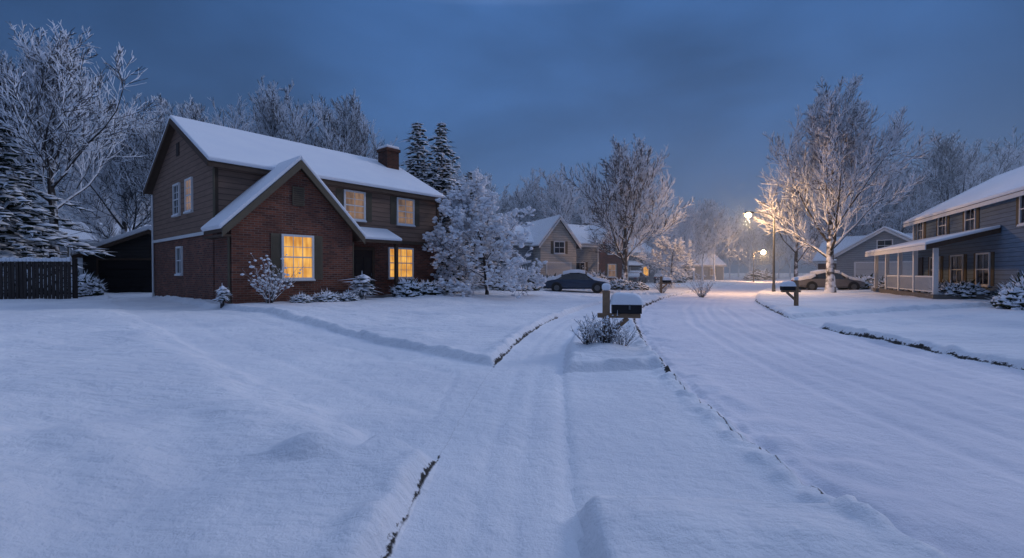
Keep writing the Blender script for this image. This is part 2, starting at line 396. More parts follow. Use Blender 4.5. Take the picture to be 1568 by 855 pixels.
wn.M=Matrix.Translation((0,-.12,0))
window(wn,5.1,6.02,3.98,5.16,M['litdim'],2,4,.33); window(wn,7.92,8.82,3.98,5.16,M['litdim'],2,4,.33)
wn.M=Matrix.Identity(4); window(wn,7.5,8.85,1.3,2.68,M['lit'],4,4)
SM=Matrix(((0,1,0,-.03),(-1,0,0,0),(0,0,1,0),(0,0,0,1)))
wn.M=SM; window(wn,-3.2,-2.45,4.05,5.25,M['litdim'],2,4); window(wn,-4.95,-4.2,4.05,5.25,M['glass'],2,4)
wn.M=SM; wn.box(-4.6,-4.2,-.03,0,6.5,7.05,M['darkwood'])
wn.M=Matrix(((0,1,0,0),(-1,0,0,0),(0,0,1,0),(0,0,0,1))); window(wn,-4.7,-4.05,1.5,2.55,M['glass'],2,2)
wn.obj('windows',H1)
p=B()
p.box(4.75,7.2,-1.3,-.002,.0,.42,M['foundation']); p.box(5.2,6.9,-1.65,-1.302,.0,.36,M['foundation'])
p.box(5.5,6.5,-.06,-.001,.42,2.55,M['door']); 
for a in(5.62,6.06):
    for zz,hh in((.6,.7),(1.42,.8)): p.box(a,a+.32,-.075,-.061,zz,zz+hh,M['darkwood'])
p.box(5.36,5.498,-.08,0,.42,2.68,M['browntrim']); p.box(6.502,6.64,-.08,0,.42,2.68,M['browntrim']); p.box(5.36,6.64,-.081,0,2.56,2.70,M['browntrim'])
p.box(6.98,7.12,-1.28,-1.14,.42,2.86,M['browntrim']); p.box(6.42,6.45,-.10,-.076,1.35,1.5,M['grey'])
p.obj('front_door',H1)
c=B(); c.box(9.45,10.25,3.0,3.9,6.2,8.45,M['brickdark']); c.box(9.38,10.32,2.93,3.97,8.45,8.6,M['brickdark'])
c.obj('chimney',H1); c=B(); c.box(9.42,10.28,2.97,3.93,8.6,8.78,M['snow']); c.obj('chimney_snow',H1,.07,3)

# ---------------- generic house
def house(name,loc,rz,W,D,eave,rise,wall,wins,wing=None,gdoor=None,gable_front=False,extra=None):
    e=empty(name,(loc[0],loc[1],loc[2]),rz)
    b=B(); r=B(); s=B(); q=B()
    if gable_front:
        b.prism([(0,-.5),(W,-.5),(W,eave),(W/2,eave+rise),(0,eave)],0,D,'y',wall)
        k=.35; dz=k*rise/(W/2)
        slope(r,s,-k,eave-dz+.1,W/2,eave+rise+.1,-.3,D+.3,'y'); slope(r,s,W+k,eave-dz+.1,W/2,eave+rise+.1,-.3,D+.3,'y')
        tr=M['white'] if gdoor and gdoor[4]!='gdoordark' else M['browntrim']
        b.prism([(-k,eave-dz+.08),(W/2,eave+rise+.08),(W/2,eave+rise-.14),(-k,eave-dz-.14)],-.36,-.302,'y',tr)
        b.prism([(W+k,eave-dz+.08),(W/2,eave+rise+.08),(W/2,eave+rise-.14),(W+k,eave-dz-.14)],-.36,-.302,'y',tr)
    else:
        b.prism([(0,-.5),(D,-.5),(D,eave),(D/2,eave+rise),(0,eave)],0,W,'x',wall)
        k=.4; dz=k*rise/(D/2)
        slope(r,s,-k,eave-dz+.1,D/2,eave+rise+.1,-.3,W+.3,'x'); slope(r,s,D+k,eave-dz+.1,D/2,eave+rise+.1,-.3,W+.3,'x')
        b.box(-.3,W+.3,-k-.06,-k-.001,eave-dz-.12,eave-dz+.06,M['white'])
        for cx in(-.02,W-.1): b.box(cx,cx+.12,-.022,-.002,-.3,eave-.02,M['white'])
    if wing:
        a0,a1,pj,we,wr,wm=wing
        b.prism([(a0,-.5),(a1,-.5),(a1,we),((a0+a1)/2,we+wr),(a0,we)],-pj,.1,'y',wm)
        k=.3; dz=k*wr/((a1-a0)/2); mid=(a0+a1)/2
        back=min(D/2,.2+max(0,(we+wr-eave))*(D/2)/max(rise,.1))
        slope(r,s,a0-k,we-dz+.1,mid,we+wr+.1,-pj-.3,back,'y'); slope(r,s,a1+k,we-dz+.1,mid,we+wr+.1,-pj-.3,back,'y')
        for aa in(a0-k,a1+k):
            b.prism([(aa,we-dz+.08),(mid,we+wr+.08),(mid,we+wr-.14),(aa,we-dz-.14)],-pj-.36,-pj-.302,'y',M['white'])
    for x0,x1,z0,z1,y,g,sh in wins: window(q,x0,x1,z0,z1,M[g],2,2,sh,y)
    if gdoor:
        x0,x1,zt,y,gm=gdoor; fm=M['browntrim'] if gm=='gdoordark' else M['white']
        q.box(x0-.12,x0,y-.06,y,0,zt+.12,fm);q.box(x1,x1+.12,y-.06,y,0,zt+.12,fm);q.box(x0,x1,y-.058,y,zt,zt+.12,fm)
        for i in range(4): q.box(x0,x1,y-.03,y-.001,zt*i/4+.01,zt*(i+1)/4-.015,M[gm])
    if extra: extra(b,r,s,q)
    b.obj('walls',e); r.obj('roof',e); s.obj('roof_snow',e,.05,2); q.obj('windows_doors',e)
    return e
SNT=1.9
house('detached_garage',(-26.4,28,.12),0,8.6,7,2.45,1.45,M['darksiding'],[],gdoor=(1.0,4.8,2.15,0,'gdoordark'),gable_front=True)
SNT=1.0
ax=math.atan2(-11.9,-5.8)
def porch(b,r,s,q):
    q.box(.6,11.2,-2.3,-.003,0,.45,M['foundation'])
    slope(r,s,-2.65,2.85,-.03,3.55,.3,11.4,'x',.22,.14)
    r.box(.3,11.4,-2.7,-2.652,2.62,2.84,M['white'])
    for x in(.75,3.2,5.7,8.2,10.95): q.box(x-.09,x+.09,-2.25,-2.07,.45,2.7,M['white'])
    for a,c in((3.29,5.61),(5.79,8.11),(8.29,10.86)):
        q.box(a,c,-2.2,-2.14,1.28,1.35,M['white']); q.box(a,c,-2.2,-2.14,.55,.61,M['white'])
        x=a+.1
        while x<c: q.box(x,x+.035,-2.19,-2.155,.61,1.28,M['white']); x+=.16
    q.box(.9,1.9,-.05,-.001,.45,2.5,M['door'])
def fporch(W,lo=3.0):
    def f(b,r,s,q):
        slope(r,s,-1.9,2.35,-.03,2.95,-.1,lo,'x',.15,.13)
        for x in(.1,lo/2,lo-.2): q.box(x-.07,x+.07,-1.75,-1.61,0,2.25,M['white'])
        q.box(-.05,lo,-1.8,-.003,-.2,.3,M['foundation'])
    return f
house('grey_house',(27.3,31,.0),ax,17,8.5,5.0,2.5,M['greysiding'],
   [(1.0,1.9,3.7,4.8,0,'glass',.3),(4.4,5.4,3.7,4.8,0,'glass',.3),(7.9,8.9,3.7,4.8,0,'glass',.3),(13,14,3.6,4.8,0,'glass',.3),
    (3.2,4.6,.95,2.4,0,'glass',.3),(6.2,7.6,.95,2.4,0,'glass',.3),(9.2,10.4,.95,2.4,0,'glass',.3)],extra=porch)
house('garage_house',(31.0,43.5,.1),math.radians(-48),7.2,7,3.0,2.3,M['taupesiding'],[(3.1,4.1,3.4,4.3,0,'glass',0)],gdoor=(1.5,5.7,2.3,0,'gdoor'),gable_front=True)
house('brick_cottage',(33.5,50,.1),math.radians(-50),9,7,2.8,2.4,M['brick'],[(2,3,1,2.3,0,'lit',.2),(5.5,6.5,1,2.3,0,'glass',.2)],wing=(4.8,8,1.2,2.7,1.8,M['beigesiding']))
house('beige_house',(-.4,38.5,.1),math.radians(22),9,8,4.0,1.7,M['taupesiding'],
   [(3.7,4.6,3.1,4.0,-1.5,'glass',.25),(6.6,7.5,1.0,2.3,0,'glass',.25)],wing=(2.4,5.8,1.5,3.9,2.1,M['beigesiding']),gdoor=(3.0,5.2,2.2,-1.5,'gdoor'))
house('gabled_house',(3.6,48,.1),math.radians(26),11,8,4.7,2.2,M['taupesiding'],
   [(1.2,2.1,3.4,4.4,0,'glass',.25),(4.2,5.1,3.4,4.4,0,'glass',.25),(1.2,2.2,1,2.2,0,'glass',.25),(7,8,3.5,4.5,-1.4,'glass',.25),(7,8,1,2.3,-1.4,'litdim',.25)],wing=(5.8,9.4,1.4,4.5,2.1,M['brick']),extra=fporch(11,5.4))
house('street_house',(12.5,60,.1),math.radians(30),9,8,4.2,2.2,M['taupesiding'],
   [(1.2,2.1,3.1,4.1,0,'glass',.25),(6.5,7.5,3.1,4.1,0,'glass',.25),(6.5,7.6,1,2.3,0,'lit',.25)],extra=fporch(9,5))
house('far_house',(31,88,.1),math.radians(10),11,8,3.0,2.3,M['taupesiding'],[(2,3,1,2.2,0,'glass',.2),(8,9,1,2.2,0,'litdim',.2)])
house('neighbour_house',(-47,46,.2),math.radians(15),10,8,4.6,2.0,M['taupesiding'],[(2,3,3,4.2,0,'glass',.2),(7,8,3,4.2,0,'glass',.2)])

# ---------------- fence
b=B(); rng=random.Random(3)
x=-27.5
while x<-18.15:
    h=1.75+rng.uniform(-.03,.03); yy=18.7+rng.uniform(-.01,.01)
    b.box(x,x+.125,yy,yy+.025,.1,.25+h,M['darkwood']); x+=.165
for zz in(.6,1.75): b.box(-27.5,-18.1,18.73,18.78,zz,zz+.09,M['darkwood'])
fe=empty('wooden_fence'); 
for px in(-27.4,-25,-22.7,-20.4,-18.16): b.box(px,px+.12,18.79,18.91,.1,2.1,M['darkwood'])
b.obj('pickets',fe)
b=B(); x=-27.5
while x<-18.15:
    b.box(x-.01,x+.135,18.66,18.77,1.96,2.08+rng.uniform(0,.08),M['snow']); x+=.165
b.obj('fence_snow',fe,.03,2)

# ---------------- mailboxes
def mailbox(loc,rz,main=False):
    e=empty('mailbox',(loc[0],loc[1],loc[2]),rz)
    b=B(); b.box(-.065,.065,-.065,.065,-.2,1.12,M['woodpost']); b.box(-.16,.62,-.068,.062,.62,.70,M['woodpost'])
    b.M=Matrix.Translation((.06,0,.30))@Matrix.Rotation(math.radians(-42),4,'Y'); b.box(0,.46,-.045,.045,-.03,.05,M['woodpost']); b.M=Matrix.Identity(4)
    b.obj('post',e,.008,2)
    b=B(); pr=[(-.10,.705),(.10,.705),(.10,.84)]+[(.10*math.cos(a),.84+.10*math.sin(a)) for a in np.linspace(.3,2.84,8)]+[(-.10,.84)]
    b.prism(pr,.10,.62,'x',M['black']); 
    pr2=[(p*1.06,.705+(z-.705)*1.03) for p,z in pr]; b.prism(pr2,.60,.635,'x',M['black'])
    b.box(.635,.655,-.02,.02,.86,.89,M['grey']); b.box(.40,.43,-.125,-.103,.78,.95,M['grey'])
    b.obj('box',e,.004,1)
    b=B(); vs=[];n1,n2=15,11; rg=random.Random(4)
    for i in range(n1):
        for j in range(n2):
            u=i/(n1-1)*2-1; v=j/(n2-1)*2-1
            hh=(max(0,1-abs(u)**4))**.5*(max(0,1-abs(v)**3))**.5
            vs.append((.365+u*.305,v*.14,.875+.21*hh+rg.uniform(-.008,.008)*(hh>0)-.02*u*hh))
    b.add(vs,[(i*n2+j,(i+1)*n2+j,(i+1)*n2+j+1,i*n2+j+1) for i in range(n1-1) for j in range(n2-1)],M['snow'],True)
    b.box(.08,.65,-.125,.125,.868,.874,M['snow']); b.obj('box_snow',e)
    b=B(); b.box(-.08,.08,-.08,.08,1.12,1.26,M['snow']); b.obj('post_snow',e,.06,4)
    return e
mailbox((1.76,8.5,gz(1.76,8.5)-.15),math.radians(-8))
mailbox((12.0,19.2,gz(12,19.2)-.05),math.pi)
mailbox((10.0,30.5,gz(10,30.5)),0)

# ---------------- street lamps
def lamp(x,y,armdx,h=5.55,power=420):
    e=empty('street_lamp',(x,y,gz(x,y)),0)
    b=B(); b.cyl((0,0,-.2),(0,0,.5),.13,.11,M['grey'],12); b.cyl((0,0,.5),(0,0,h-.3),.085,.055,M['grey'],12)
    pts=[(0,0,h-.3),(armdx*.2,0,h-.02),(armdx*.6,0,h+.12),(armdx*.9,0,h+.10)]
    for a,c in zip(pts[:-1],pts[1:]): b.cyl(a,c,.035,.032,M['grey'],8)
    s=1 if armdx>0 else -1
    x0=armdx*.88
    b.prism([(x0,h+.05),(x0+s*.15,h+.0),(x0+s*.6,h+.0),(x0+s*.68,h+.06),(x0+s*.5,h+.15),(x0+s*.1,h+.16)],-.14,.14,'y',M['grey'])
    b.obj('pole',e)
    b=B(); rr=random.Random(1); k=1 if y<50 else 1.8; blob(b,(x0+s*.36,0,h-.07),.30*k,.22*k,.22*k,M['bulb'],rr,0); b.obj('lamp_lens',e)
    b=B(); b.box(min(x0+s*.1,x0+s*.55),max(x0+s*.1,x0+s*.55),-.11,.11,h+.155,h+.21,M['snow']); b.obj('lamp_snow',e,.025,2)
    ld=bpy.data.lights.new('lamp_light','POINT'); ld.energy=power; ld.color=(1,.56,.26); ld.shadow_soft_size=.15
    lo=bpy.data.objects.new('lamp_light',ld); scene.collection.objects.link(lo); lo.parent=e; lo.location=(x0+s*.36,0,h-.5)
lamp(18.75,32.6,-1.7,5.55,1250)
lamp(39.8,75,1.4,5.0,3000)

# ---------------- cars
def car(loc,rz,paint):
    e=empty('parked_car',loc,rz)
    st=[(-2.30,.62,.66,.70,.50),(-2.22,.78,.80,.86,.66),(-1.75,.86,.88,.97,.72),(-1.45,.88,.90,1.02,.70),(-.95,.90,.92,1.33,.60),(-.45,.90,.91,1.43,.60),
        (.15,.90,.90,1.44,.60),(.55,.90,.89,1.36,.62),(1.15,.89,.88,.99,.70),(1.35,.88,.86,.93,.74),(1.9,.84,.78,.84,.66),(2.22,.74,.66,.72,.56),(2.32,.60,.55,.60,.45)]
    b=B(); gl=M['glass']; 
    rings=[]
    for x,hw,bz,rz_,rw in st:
        zb=.24 if abs(x)<2.1 else .34
        rings.append([(x,-hw*.85,zb),(x,-hw,zb+.14),(x,-hw,(zb+bz)/2+.08),(x,-hw*.96,bz),(x,-rw,rz_-.03),(x,-rw*.7,rz_),(x,rw*.7,rz_),(x,rw,rz_-.03),(x,hw*.96,bz),(x,hw,(zb+bz)/2+.08),(x,hw,zb+.14),(x,hw*.85,zb)])
    n=12
    for i in range(len(rings)-1):
        for j in range(n):
            k=(j+1)%n; m=paint
            if j in(3,7) and 3<=i<=7: m=gl
            if j in(4,5,6) and i in(3,7): m=gl
            b.add([rings[i][j],rings[i+1][j],rings[i+1][k],rings[i][k]],[(0,1,2,3)],m,True)
    b.add(rings[0],[tuple(range(n))],paint); b.add(rings[-1],[tuple(range(n-1,-1,-1))],paint)
    for s in(-1,1):
        b.box(-2.31,-2.2,s*.55-.15,s*.55+.15,.66,.78,tail); b.box(2.16,2.30,s*.52-.14,s*.52+.14,.56,.66,M['white'])
        b.box(.85,1.0,s*.98-.08,s*.98+.08,.92,1.02,paint)
    b.box(-2.36,-2.28,-.62,.62,.36,.5,paint); b.box(2.28,2.37,-.6,.6,.32,.46,M['black'])
    b.obj('body',e)
    b=B()
    for x in(-1.42,1.42):
        for s in(-1,1):
            b.cyl((x,s*.70,.32),(x,s*.91,.32),.33,.33,M['rubber'],20); b.cyl((x,s*.905,.32),(x,s*.925,.32),.20,.19,M['grey'],14)
            b.cyl((x,s*.88,.34),(x,s*.903,.34),.39,.39,M['black'],20)
    b.obj('wheels',e)
    b=B()
    def sl(pts,t):
        for (x0,w0,z0),(x1,w1,z1) in zip(pts[:-1],pts[1:]):
            vs=[(x0,-w0,z0),(x0,w0,z0),(x1,w1,z1),(x1,-w1,z1),(x0,-w0*.92,z0+t),(x0,w0*.92,z0+t),(x1,w1*.92,z1+t),(x1,-w1*.92,z1+t)]
            b.add(vs,[(0,1,2,3),(4,5,6,7),(0,4,7,3),(1,2,6,5),(0,1,5,4),(3,2,6,7)],M['snow'],True)
    sl([(-1.0,.66,1.24),(-.45,.70,1.38),(.15,.70,1.39),(.60,.68,1.30)],.24)
    sl([(-2.28,.80,.76),(-1.75,.89,.88),(-1.5,.88,.91),(-1.1,.76,1.10)],.22)
    sl([(.72,.74,1.20),(1.12,.88,.92),(1.35,.89,.84),(1.9,.85,.76),(2.27,.74,.64)],.21)
    b.obj('car_snow',e,.03,2)
tail=simple('tail_lamp',(.2,.01,.01),.3,.1)
car((4.7,33,gz(4.7,33)-.02),math.radians(-8),M['carblue'])
car((24.6,35.5,gz(24.6,35.5)-.05),math.radians(-12),M['cargrey'])
car((15.8,58,gz(15.8,58)),math.radians(60),M['cargrey'])
car((20.0,60,gz(20,60)),math.radians(60),M['carblue'])

# ---------------- trees
def tube(b,pts,rad,sides,mat):
    o=len(b.v); k=b.mi(mat); n=len(pts)
    for i,p in enumerate(pts):
        d=(pts[min(i+1,n-1)]-pts[max(i-1,0)]); d=d.normalized() if d.length>0 else Vector((0,0,1))
        a=d.cross(Vector((.31,.95,.05))).normalized(); c=d.cross(a)
        for j in range(sides):
            t=2*math.pi*j/sides; q=p+a*(rad[i]*math.cos(t))+c*(rad[i]*math.sin(t)); b.v.append((q.x,q.y,q.z))
    for i in range(n-1):
        for j in range(sides):
            j2=(j+1)%sides; b.f.append([o+i*sides+j,o+i*sides+j2,o+(i+1)*sides+j2,o+(i+1)*sides+j]); b.m.append(k); b.sm.append(sides>4)
def rotdir(d,ang,az):
    a=d.orthogonal().normalized(); a=Matrix.Rotation(az,3,d)@a
    return (d*math.cos(ang)+a*math.sin(ang)).normalized()
def grow(seed,h,r,crown0=.22,kids=(15,8,7,5),spread=.40,up=.10,ang=(62,26),wig=.10,twig=.012,mat=None,clump=0,cs=.12,lead=.85,sub=(.42,.66),clv=2):
    rng=random.Random(seed); b=B(); ml=len(kids)
    def br(p,d,L,r0,lvl):
        n=(8,6,4,3,2,2)[lvl]; pts=[p.copy()]; dirs=[]
        for i in range(n):
            wv=wig*(.5 if lvl==0 else 1.15)
            d=(d+Vector((rng.gauss(0,wv),rng.gauss(0,wv),rng.gauss(0,wv)+ (up if lvl>0 else .05)))).normalized()
            p=p+d*(L/n); pts.append(p.copy()); dirs.append(d)
        r1=max(r0*.2,twig*.8) if lvl<ml else twig*.6
        rad=[r0+(r1-r0)*(i/n)**.8 for i in range(n+1)]
        if lvl==0: rad[0]*=1.35
        tube(b,pts,rad,(9,6,4,3,3,3)[lvl],mat or (M['bark'] if lvl<2 else M['twig']))
        if clump and lvl>=clv:
            for q in pts[1:]:
                if rng.random()<clump: 
                    s=cs*rng.uniform(.5,1.3); blob(b,(q.x,q.y,q.z+s*.3),s*1.2,s,s*.55,M['snow'],rng,.3)
        if lvl<ml:
            k=kids[lvl]; st=crown0 if lvl==0 else .12
            for j in range(k):
                t=st+(1-st)*(j+rng.random())/k; t=min(t,.999); i=int(t*n); f=t*n-i
                q=pts[i].lerp(pts[i+1],f); rr=rad[i]+(rad[i+1]-rad[i])*f
                if lvl==0:
                    u=(t-st)/(1-st); a=math.radians(ang[0]+(ang[1]-ang[0])*u+rng.uniform(-7,7))
                    Lc=h*spread*(.80+.30*math.sin(min(1,u*1.3+.2)*math.pi))*(1-.25*u)*rng.uniform(.88,1.08)
                    az=j*2.4+rng.uniform(-.4,.4); rc=max(rr*rng.uniform(.42,.6),twig*2)
                else:
                    a=math.radians(rng.uniform(22,50)); Lc=L*rng.uniform(*sub)*(1.1-.5*t); az=rng.random()*6.28; rc=max(rr*.6,twig)
                br(q,rotdir(dirs[i],a,az),Lc,rc,lvl+1)
    br(Vector((0,0,-.3)),Vector((0,0,1)),h*lead,r,0)
    return b
def mesh_of(b,name):
    me=bpy.data.meshes.new(name); me.from_pydata(b.v,[],b.f)
    for m in b.mats: me.materials.append(m)
    me.polygons.foreach_set('material_index',b.m); me.polygons.foreach_set('use_smooth',b.sm); me.update()
    return me
def put(me,name,x,y,rz=0,s=1,sz=None,parent=None,z=None):
    o=bpy.data.objects.new(name,me); scene.collection.objects.link(o)
    o.location=(x,y,gz(x,y)-.05 if z is None else z); o.rotation_euler=(0,0,rz); o.scale=(s,s,sz or s)
    if parent: o.parent=parent
    return o
def norm(b,h,R=None):
    t=sorted(v[2] for v in b.v)[int(len(b.v)*.999)]; k=h/t
    kr=k
    if R:
        r=sorted(math.hypot(v[0],v[1]) for v in b.v)[int(len(b.v)*.985)]; kr=R/r
    b.v=[(v[0]*kr,v[1]*kr,v[2]*k) for v in b.v]; return b
TA=mesh_of(norm(grow(1,13,.30,spread=.46,kids=(19,10,8,6),lead=.66,ang=(58,14),twig=.023,up=.13),13,5.0),'bare_tree_a')
TB=mesh_of(norm(grow(2,13,.30,crown0=.26,spread=.44,kids=(19,10,8,6),ang=(56,12),up=.14,lead=.66,twig=.021),13,4.9),'bare_tree_b')
TC=mesh_of(norm(grow(7,13,.26,crown0=.34,spread=.46,kids=(13,9,8,5),ang=(50,14),wig=.13,up=.14,twig=.019,lead=.66),13,5.0),'bare_tree_c')
TF=mesh_of(norm(grow(4,14,.2,crown0=.16,spread=.42,kids=(14,9,7,3),mat=M['farbark'],twig=.040,lead=.65,ang=(60,15)),13.5,4.8),'far_tree_a')
TG=mesh_of(norm(grow(9,14,.2,crown0=.22,spread=.46,kids=(13,9,7,3),mat=M['farbark'],twig=.040,wig=.12,lead=.65,ang=(55,15)),13.5,4.8),'far_tree_b')
TS=mesh_of(norm(grow(5,6.0,.14,crown0=.10,spread=.60,kids=(18,9,6,3),ang=(78,26),up=.03,wig=.15,clump=.50,cs=.12,twig=.014,lead=.80),6.0,3.3),'snowy_tree')
TW=mesh_of(grow(6,5.0,.12,crown0=.15,spread=.6,kids=(12,7,5,3),ang=(72,35),up=.03,wig=.15,clump=.45,cs=.11,twig=.014,lead=.75),'snowy_tree_b')
put(TA,'bare_tree',9.4,38,.5,.98,.98)
put(TB,'bare_tree',21.7,31,1.2,1.05,1.10)
put(TC,'bare_tree',-24.6,24.5,2.1,1.0,1.10)
put(TC,'bare_tree',26.5,42.5,4.0,.80)
put(TS,'snow_covered_tree',-1.35,24.6,.8,1.0,1.06)
put(TW,'snow_covered_tree',14.6,42,1,.95)
put(TA,'bare_tree',-19.5,38,3,1.15,1.32)
put(TB,'bare_tree',-25.5,36,0,1.1,1.15)
put(TA,'bare_tree',-31.5,37,2,1.15,1.15)
put(TB,'bare_tree',-14.5,40,5,1.1,1.30)
put(TC,'bare_tree',-9,42,1,.9,.85)
put(TC,'bare_tree',-36,32,5,1.2,1.3)
put(TC,'bare_tree',48,50,5,1.35,1.3)
put(TA,'bare_tree',42,52,1,1.1,1.15)
far=empty('distant_trees')
rng=random.Random(11)
def fr(x,y,s): put(rng.choice([TF,TG]),'tree',x,y,rng.random()*6.28,s*rng.uniform(.9,1.1),s*rng.uniform(.9,1.1),far,z=0)
for i in range(10): fr(-9+i*2.4+rng.uniform(-1,1),60+rng.uniform(-3,9)+i*.5,1.14+.1*math.sin(i*1.3))
for i in range(8): fr(14+i*3.0+rng.uniform(-1,1),76+rng.uniform(-4,8),.92+.1*math.sin(i*1.3))
for i in range(18): fr(22+i*3.5+rng.uniform(-1.5,1.5),104+rng.uniform(-6,12),1.1)
for i in range(9): fr(52+i*5,62+rng.uniform(-6,10)+i*1.0,1.3)
for i in range(12): fr(-75+i*6,62+rng.uniform(-8,8),1.15)
for i in range(30): fr(-120+i*10+rng.uniform(-3,3),135+rng.uniform(-10,10),1.6)
for x,y,s in((42,60,.85),(47,66,.9),(22,66,.62),(51,76,.8),(62,88,.9),(19,58,.55),(38.5,55,.8),(45,57,1.05),(52,56,1.2)): fr(x,y,s)

def conifer(seed,h,rb,droop=.45):
    rng=random.Random(seed); b=B(); tube(b,[Vector((0,0,-.3)),Vector((0,0,h*.5)),Vector((0,0,h*.97))],[.2,.12,.02],7,M['bark'])
    z=.5
    while z<h:
        u=z/h; R=rb*(1-u)**.75*(1+.28*rng.uniform(-1,1))+.12; n=max(4,int(8*(1-u)+4)); a0=rng.random()*6
        for i in range(n):
            a=a0+i*6.283/n+rng.uniform(-.3,.3); L=R*rng.uniform(.6,1.2); k=max(2,int(L/.30))
            for j in range(1,k+1):
                t=j/k; x=math.cos(a)*L*t; y=math.sin(a)*L*t; zz=z+.15*L*t-droop*L*t*t+rng.uniform(-.10,.10)
                s=.31*(1-.35*t)*rng.uniform(.6,1.4)*(1-.30*u)
                blob(b,(x+rng.uniform(-.1,.1),y+rng.uniform(-.1,.1),zz),s*1.25,s*.85,s*.45,M['needle'],rng,.45)
                for q in range(4):
                    p=Vector((x,y,zz)); d=Vector((math.cos(a)+rng.gauss(0,.6),math.sin(a)+rng.gauss(0,.6),-.5+rng.gauss(0,.3)))*s*1.7; w_=Vector((rng.gauss(0,1),rng.gauss(0,1),rng.gauss(0,.4)))*s*.22
                    o=len(b.v); b.v+=[tuple(p-w_),tuple(p+w_),tuple(p+d)]; b.f.append([o,o+1,o+2]); b.m.append(b.mi(M['needle'])); b.sm.append(False)
        z+=.42*(1-.4*u)*rng.uniform(.8,1.2)
    tube(b,[Vector((0,0,h*.95)),Vector((0,0,h+.25))],[.04,.01],4,M['needle'])
    return b
CA=mesh_of(conifer(1,11,3.2),'conifer_a'); CB=mesh_of(conifer(2,11,2.8,.35),'conifer_b')
put(CA,'pine_tree',-26.0,22.6,0,1.15,1.02)
put(CB,'pine_tree',-30.0,25,2,1.2,1.02)
put(CB,'pine_tree',-6.5,31.5,0,1.1,1.03)
put(CA,'pine_tree',-4.7,30.5,1,1.0,1.0)
put(CB,'pine_tree',-3.0,33,3,.95,.76)
put(CA,'pine_tree',6.2,42,3,.42,.38)

def bush(seed,rx,ry,rz,n):
    rng=random.Random(seed); b=B()
    for i in range(n):
        th=rng.random()*6.28; ph=math.acos(rng.uniform(0,1)); r=.6+.4*rng.random()**.4
        x=rx*math.sin(ph)*math.cos(th)*r;y=ry*math.sin(ph)*math.sin(th)*r;z=rz*math.cos(ph)*r+.05
        s=.13*rng.uniform(.7,1.5); blob(b,(x,y,z),s,s,s*.7,M['hedge'],rng,.4)
        for q in range(2):
            p=Vector((x,y,z)); d=Vector((x/rx,y/ry,z/rz*.8)).normalized()*s*1.9+Vector((rng.gauss(0,.05),rng.gauss(0,.05),rng.gauss(0,.05))); w_=Vector((rng.gauss(0,1),rng.gauss(0,1),rng.gauss(0,.4)))*s*.2
            o=len(b.v); b.v+=[tuple(p-w_),tuple(p+w_),tuple(p+d)]; b.f.append([o,o+1,o+2]); b.m.append(b.mi(M['hedge'])); b.sm.append(False)
    return b
BA=mesh_of(bush(1,.9,.6,.75,260),'bush_a'); BB=mesh_of(bush(2,.6,.6,.6,170),'bush_b'); BC=mesh_of(conifer(8,1.1,.34,.2),'dwarf_conifer')
def loc(s,t): return (C[0]+.648*s-.762*t, C[1]+.762*s+.648*t)
for s,t,me,sc,sz,nm in((3.0,-2.35,BB,.75,.55,'snowy_bush'),(3.9,-2.4,BB,.7,.5,'snowy_bush'),(4.6,-2.3,BC,.95,.9,'dwarf_evergreen'),(2.1,-2.3,BB,.6,.45,'snowy_bush'),
    (7.7,-1.2,BA,1,.95,'snowy_bush'),(8.9,-1.1,BA,1.1,.8,'snowy_bush'),(9.9,-.8,BA,1.0,.75,'snowy_bush'),(11.3,-.2,BA,1.2,1.7,'snowy_bush'),(12.3,.6,BB,1.3,1.6,'snowy_bush'),(-.45,-2.2,BC,.4,.6,'dwarf_evergreen')):
    x,y=loc(s,t); put(me,nm,x,y,s,sc,sz)
for x,y,s,sz in((1.0,30.5,1.2,1.6),(-.2,29.5,1.2,1.2),(3,36.5,1.3,1.2),(8.5,36,1.2,1),(9.6,35,1,.8),(7.3,39,1.4,1.5),(24.7,28,1.1,.9),(23.6,26.0,1.2,1.0),(22.6,24,1.2,.9),(20.6,18.0,1.1,1.5),(19.6,17.6,1.0,1.0),(21.7,22,1.1,.9),
    (27.0,32.5,1.2,1.1),(27.5,35.5,1.3,1.2),(-27.5,22,1.8,2.2),(-21.6,20.6,1.1,1.5),(-19.6,20.8,1.0,1.2),(23,64,2,1.6),(34,90,2.5,2),(50,92,3,2.5),(40,94,3,2.5),(10.5,52,1.6,1.5)):
    put(BA,'snowy_bush',x,y,x,s,sz)
def shrub(seed,h,n,cl):
    rng=random.Random(seed); b=B()
    for i in range(n):
        a=rng.random()*6.28; d=Vector((math.cos(a)*rng.uniform(.1,.8),math.sin(a)*rng.uniform(.1,.8),1)).normalized(); p=Vector((math.cos(a)*.08,math.sin(a)*.08,0)); pts=[p.copy()]; L=h*rng.uniform(.6,1.1)
        for j in range(5):
            d=(d+Vector((rng.gauss(0,.14),rng.gauss(0,.14),0))).normalized(); p=p+d*L/5; pts.append(p.copy())
            if j>0:
                for w2 in range(2):
                    d2=rotdir(d,rng.uniform(.4,1),rng.random()*6.28); e2=p+d2*h*.2*rng.random(); tube(b,[p.copy(),e2],[.006,.003],3,M['bark'])
                    if rng.random()<cl: s=rng.uniform(.015,.04)*h; blob(b,(e2.x,e2.y,e2.z),s*1.2,s,s*.7,M['snow'],rng,.3)
            if rng.random()<cl: s=rng.uniform(.018,.045)*h; blob(b,(p.x,p.y,p.z),s*1.3,s,s*.7,M['snow'],rng,.3)
        tube(b,pts,[.012,.01,.008,.007,.005,.004],4,M['bark'])
    return b
SA=mesh_of(shrub(3,1.5,44,.34),'shrub_a'); SB=mesh_of(shrub(4,.62,34,.42),'shrub_b')
x,y=loc(.9,-2.5); put(SA,'twiggy_shrub',x,y,0,.95,.98)
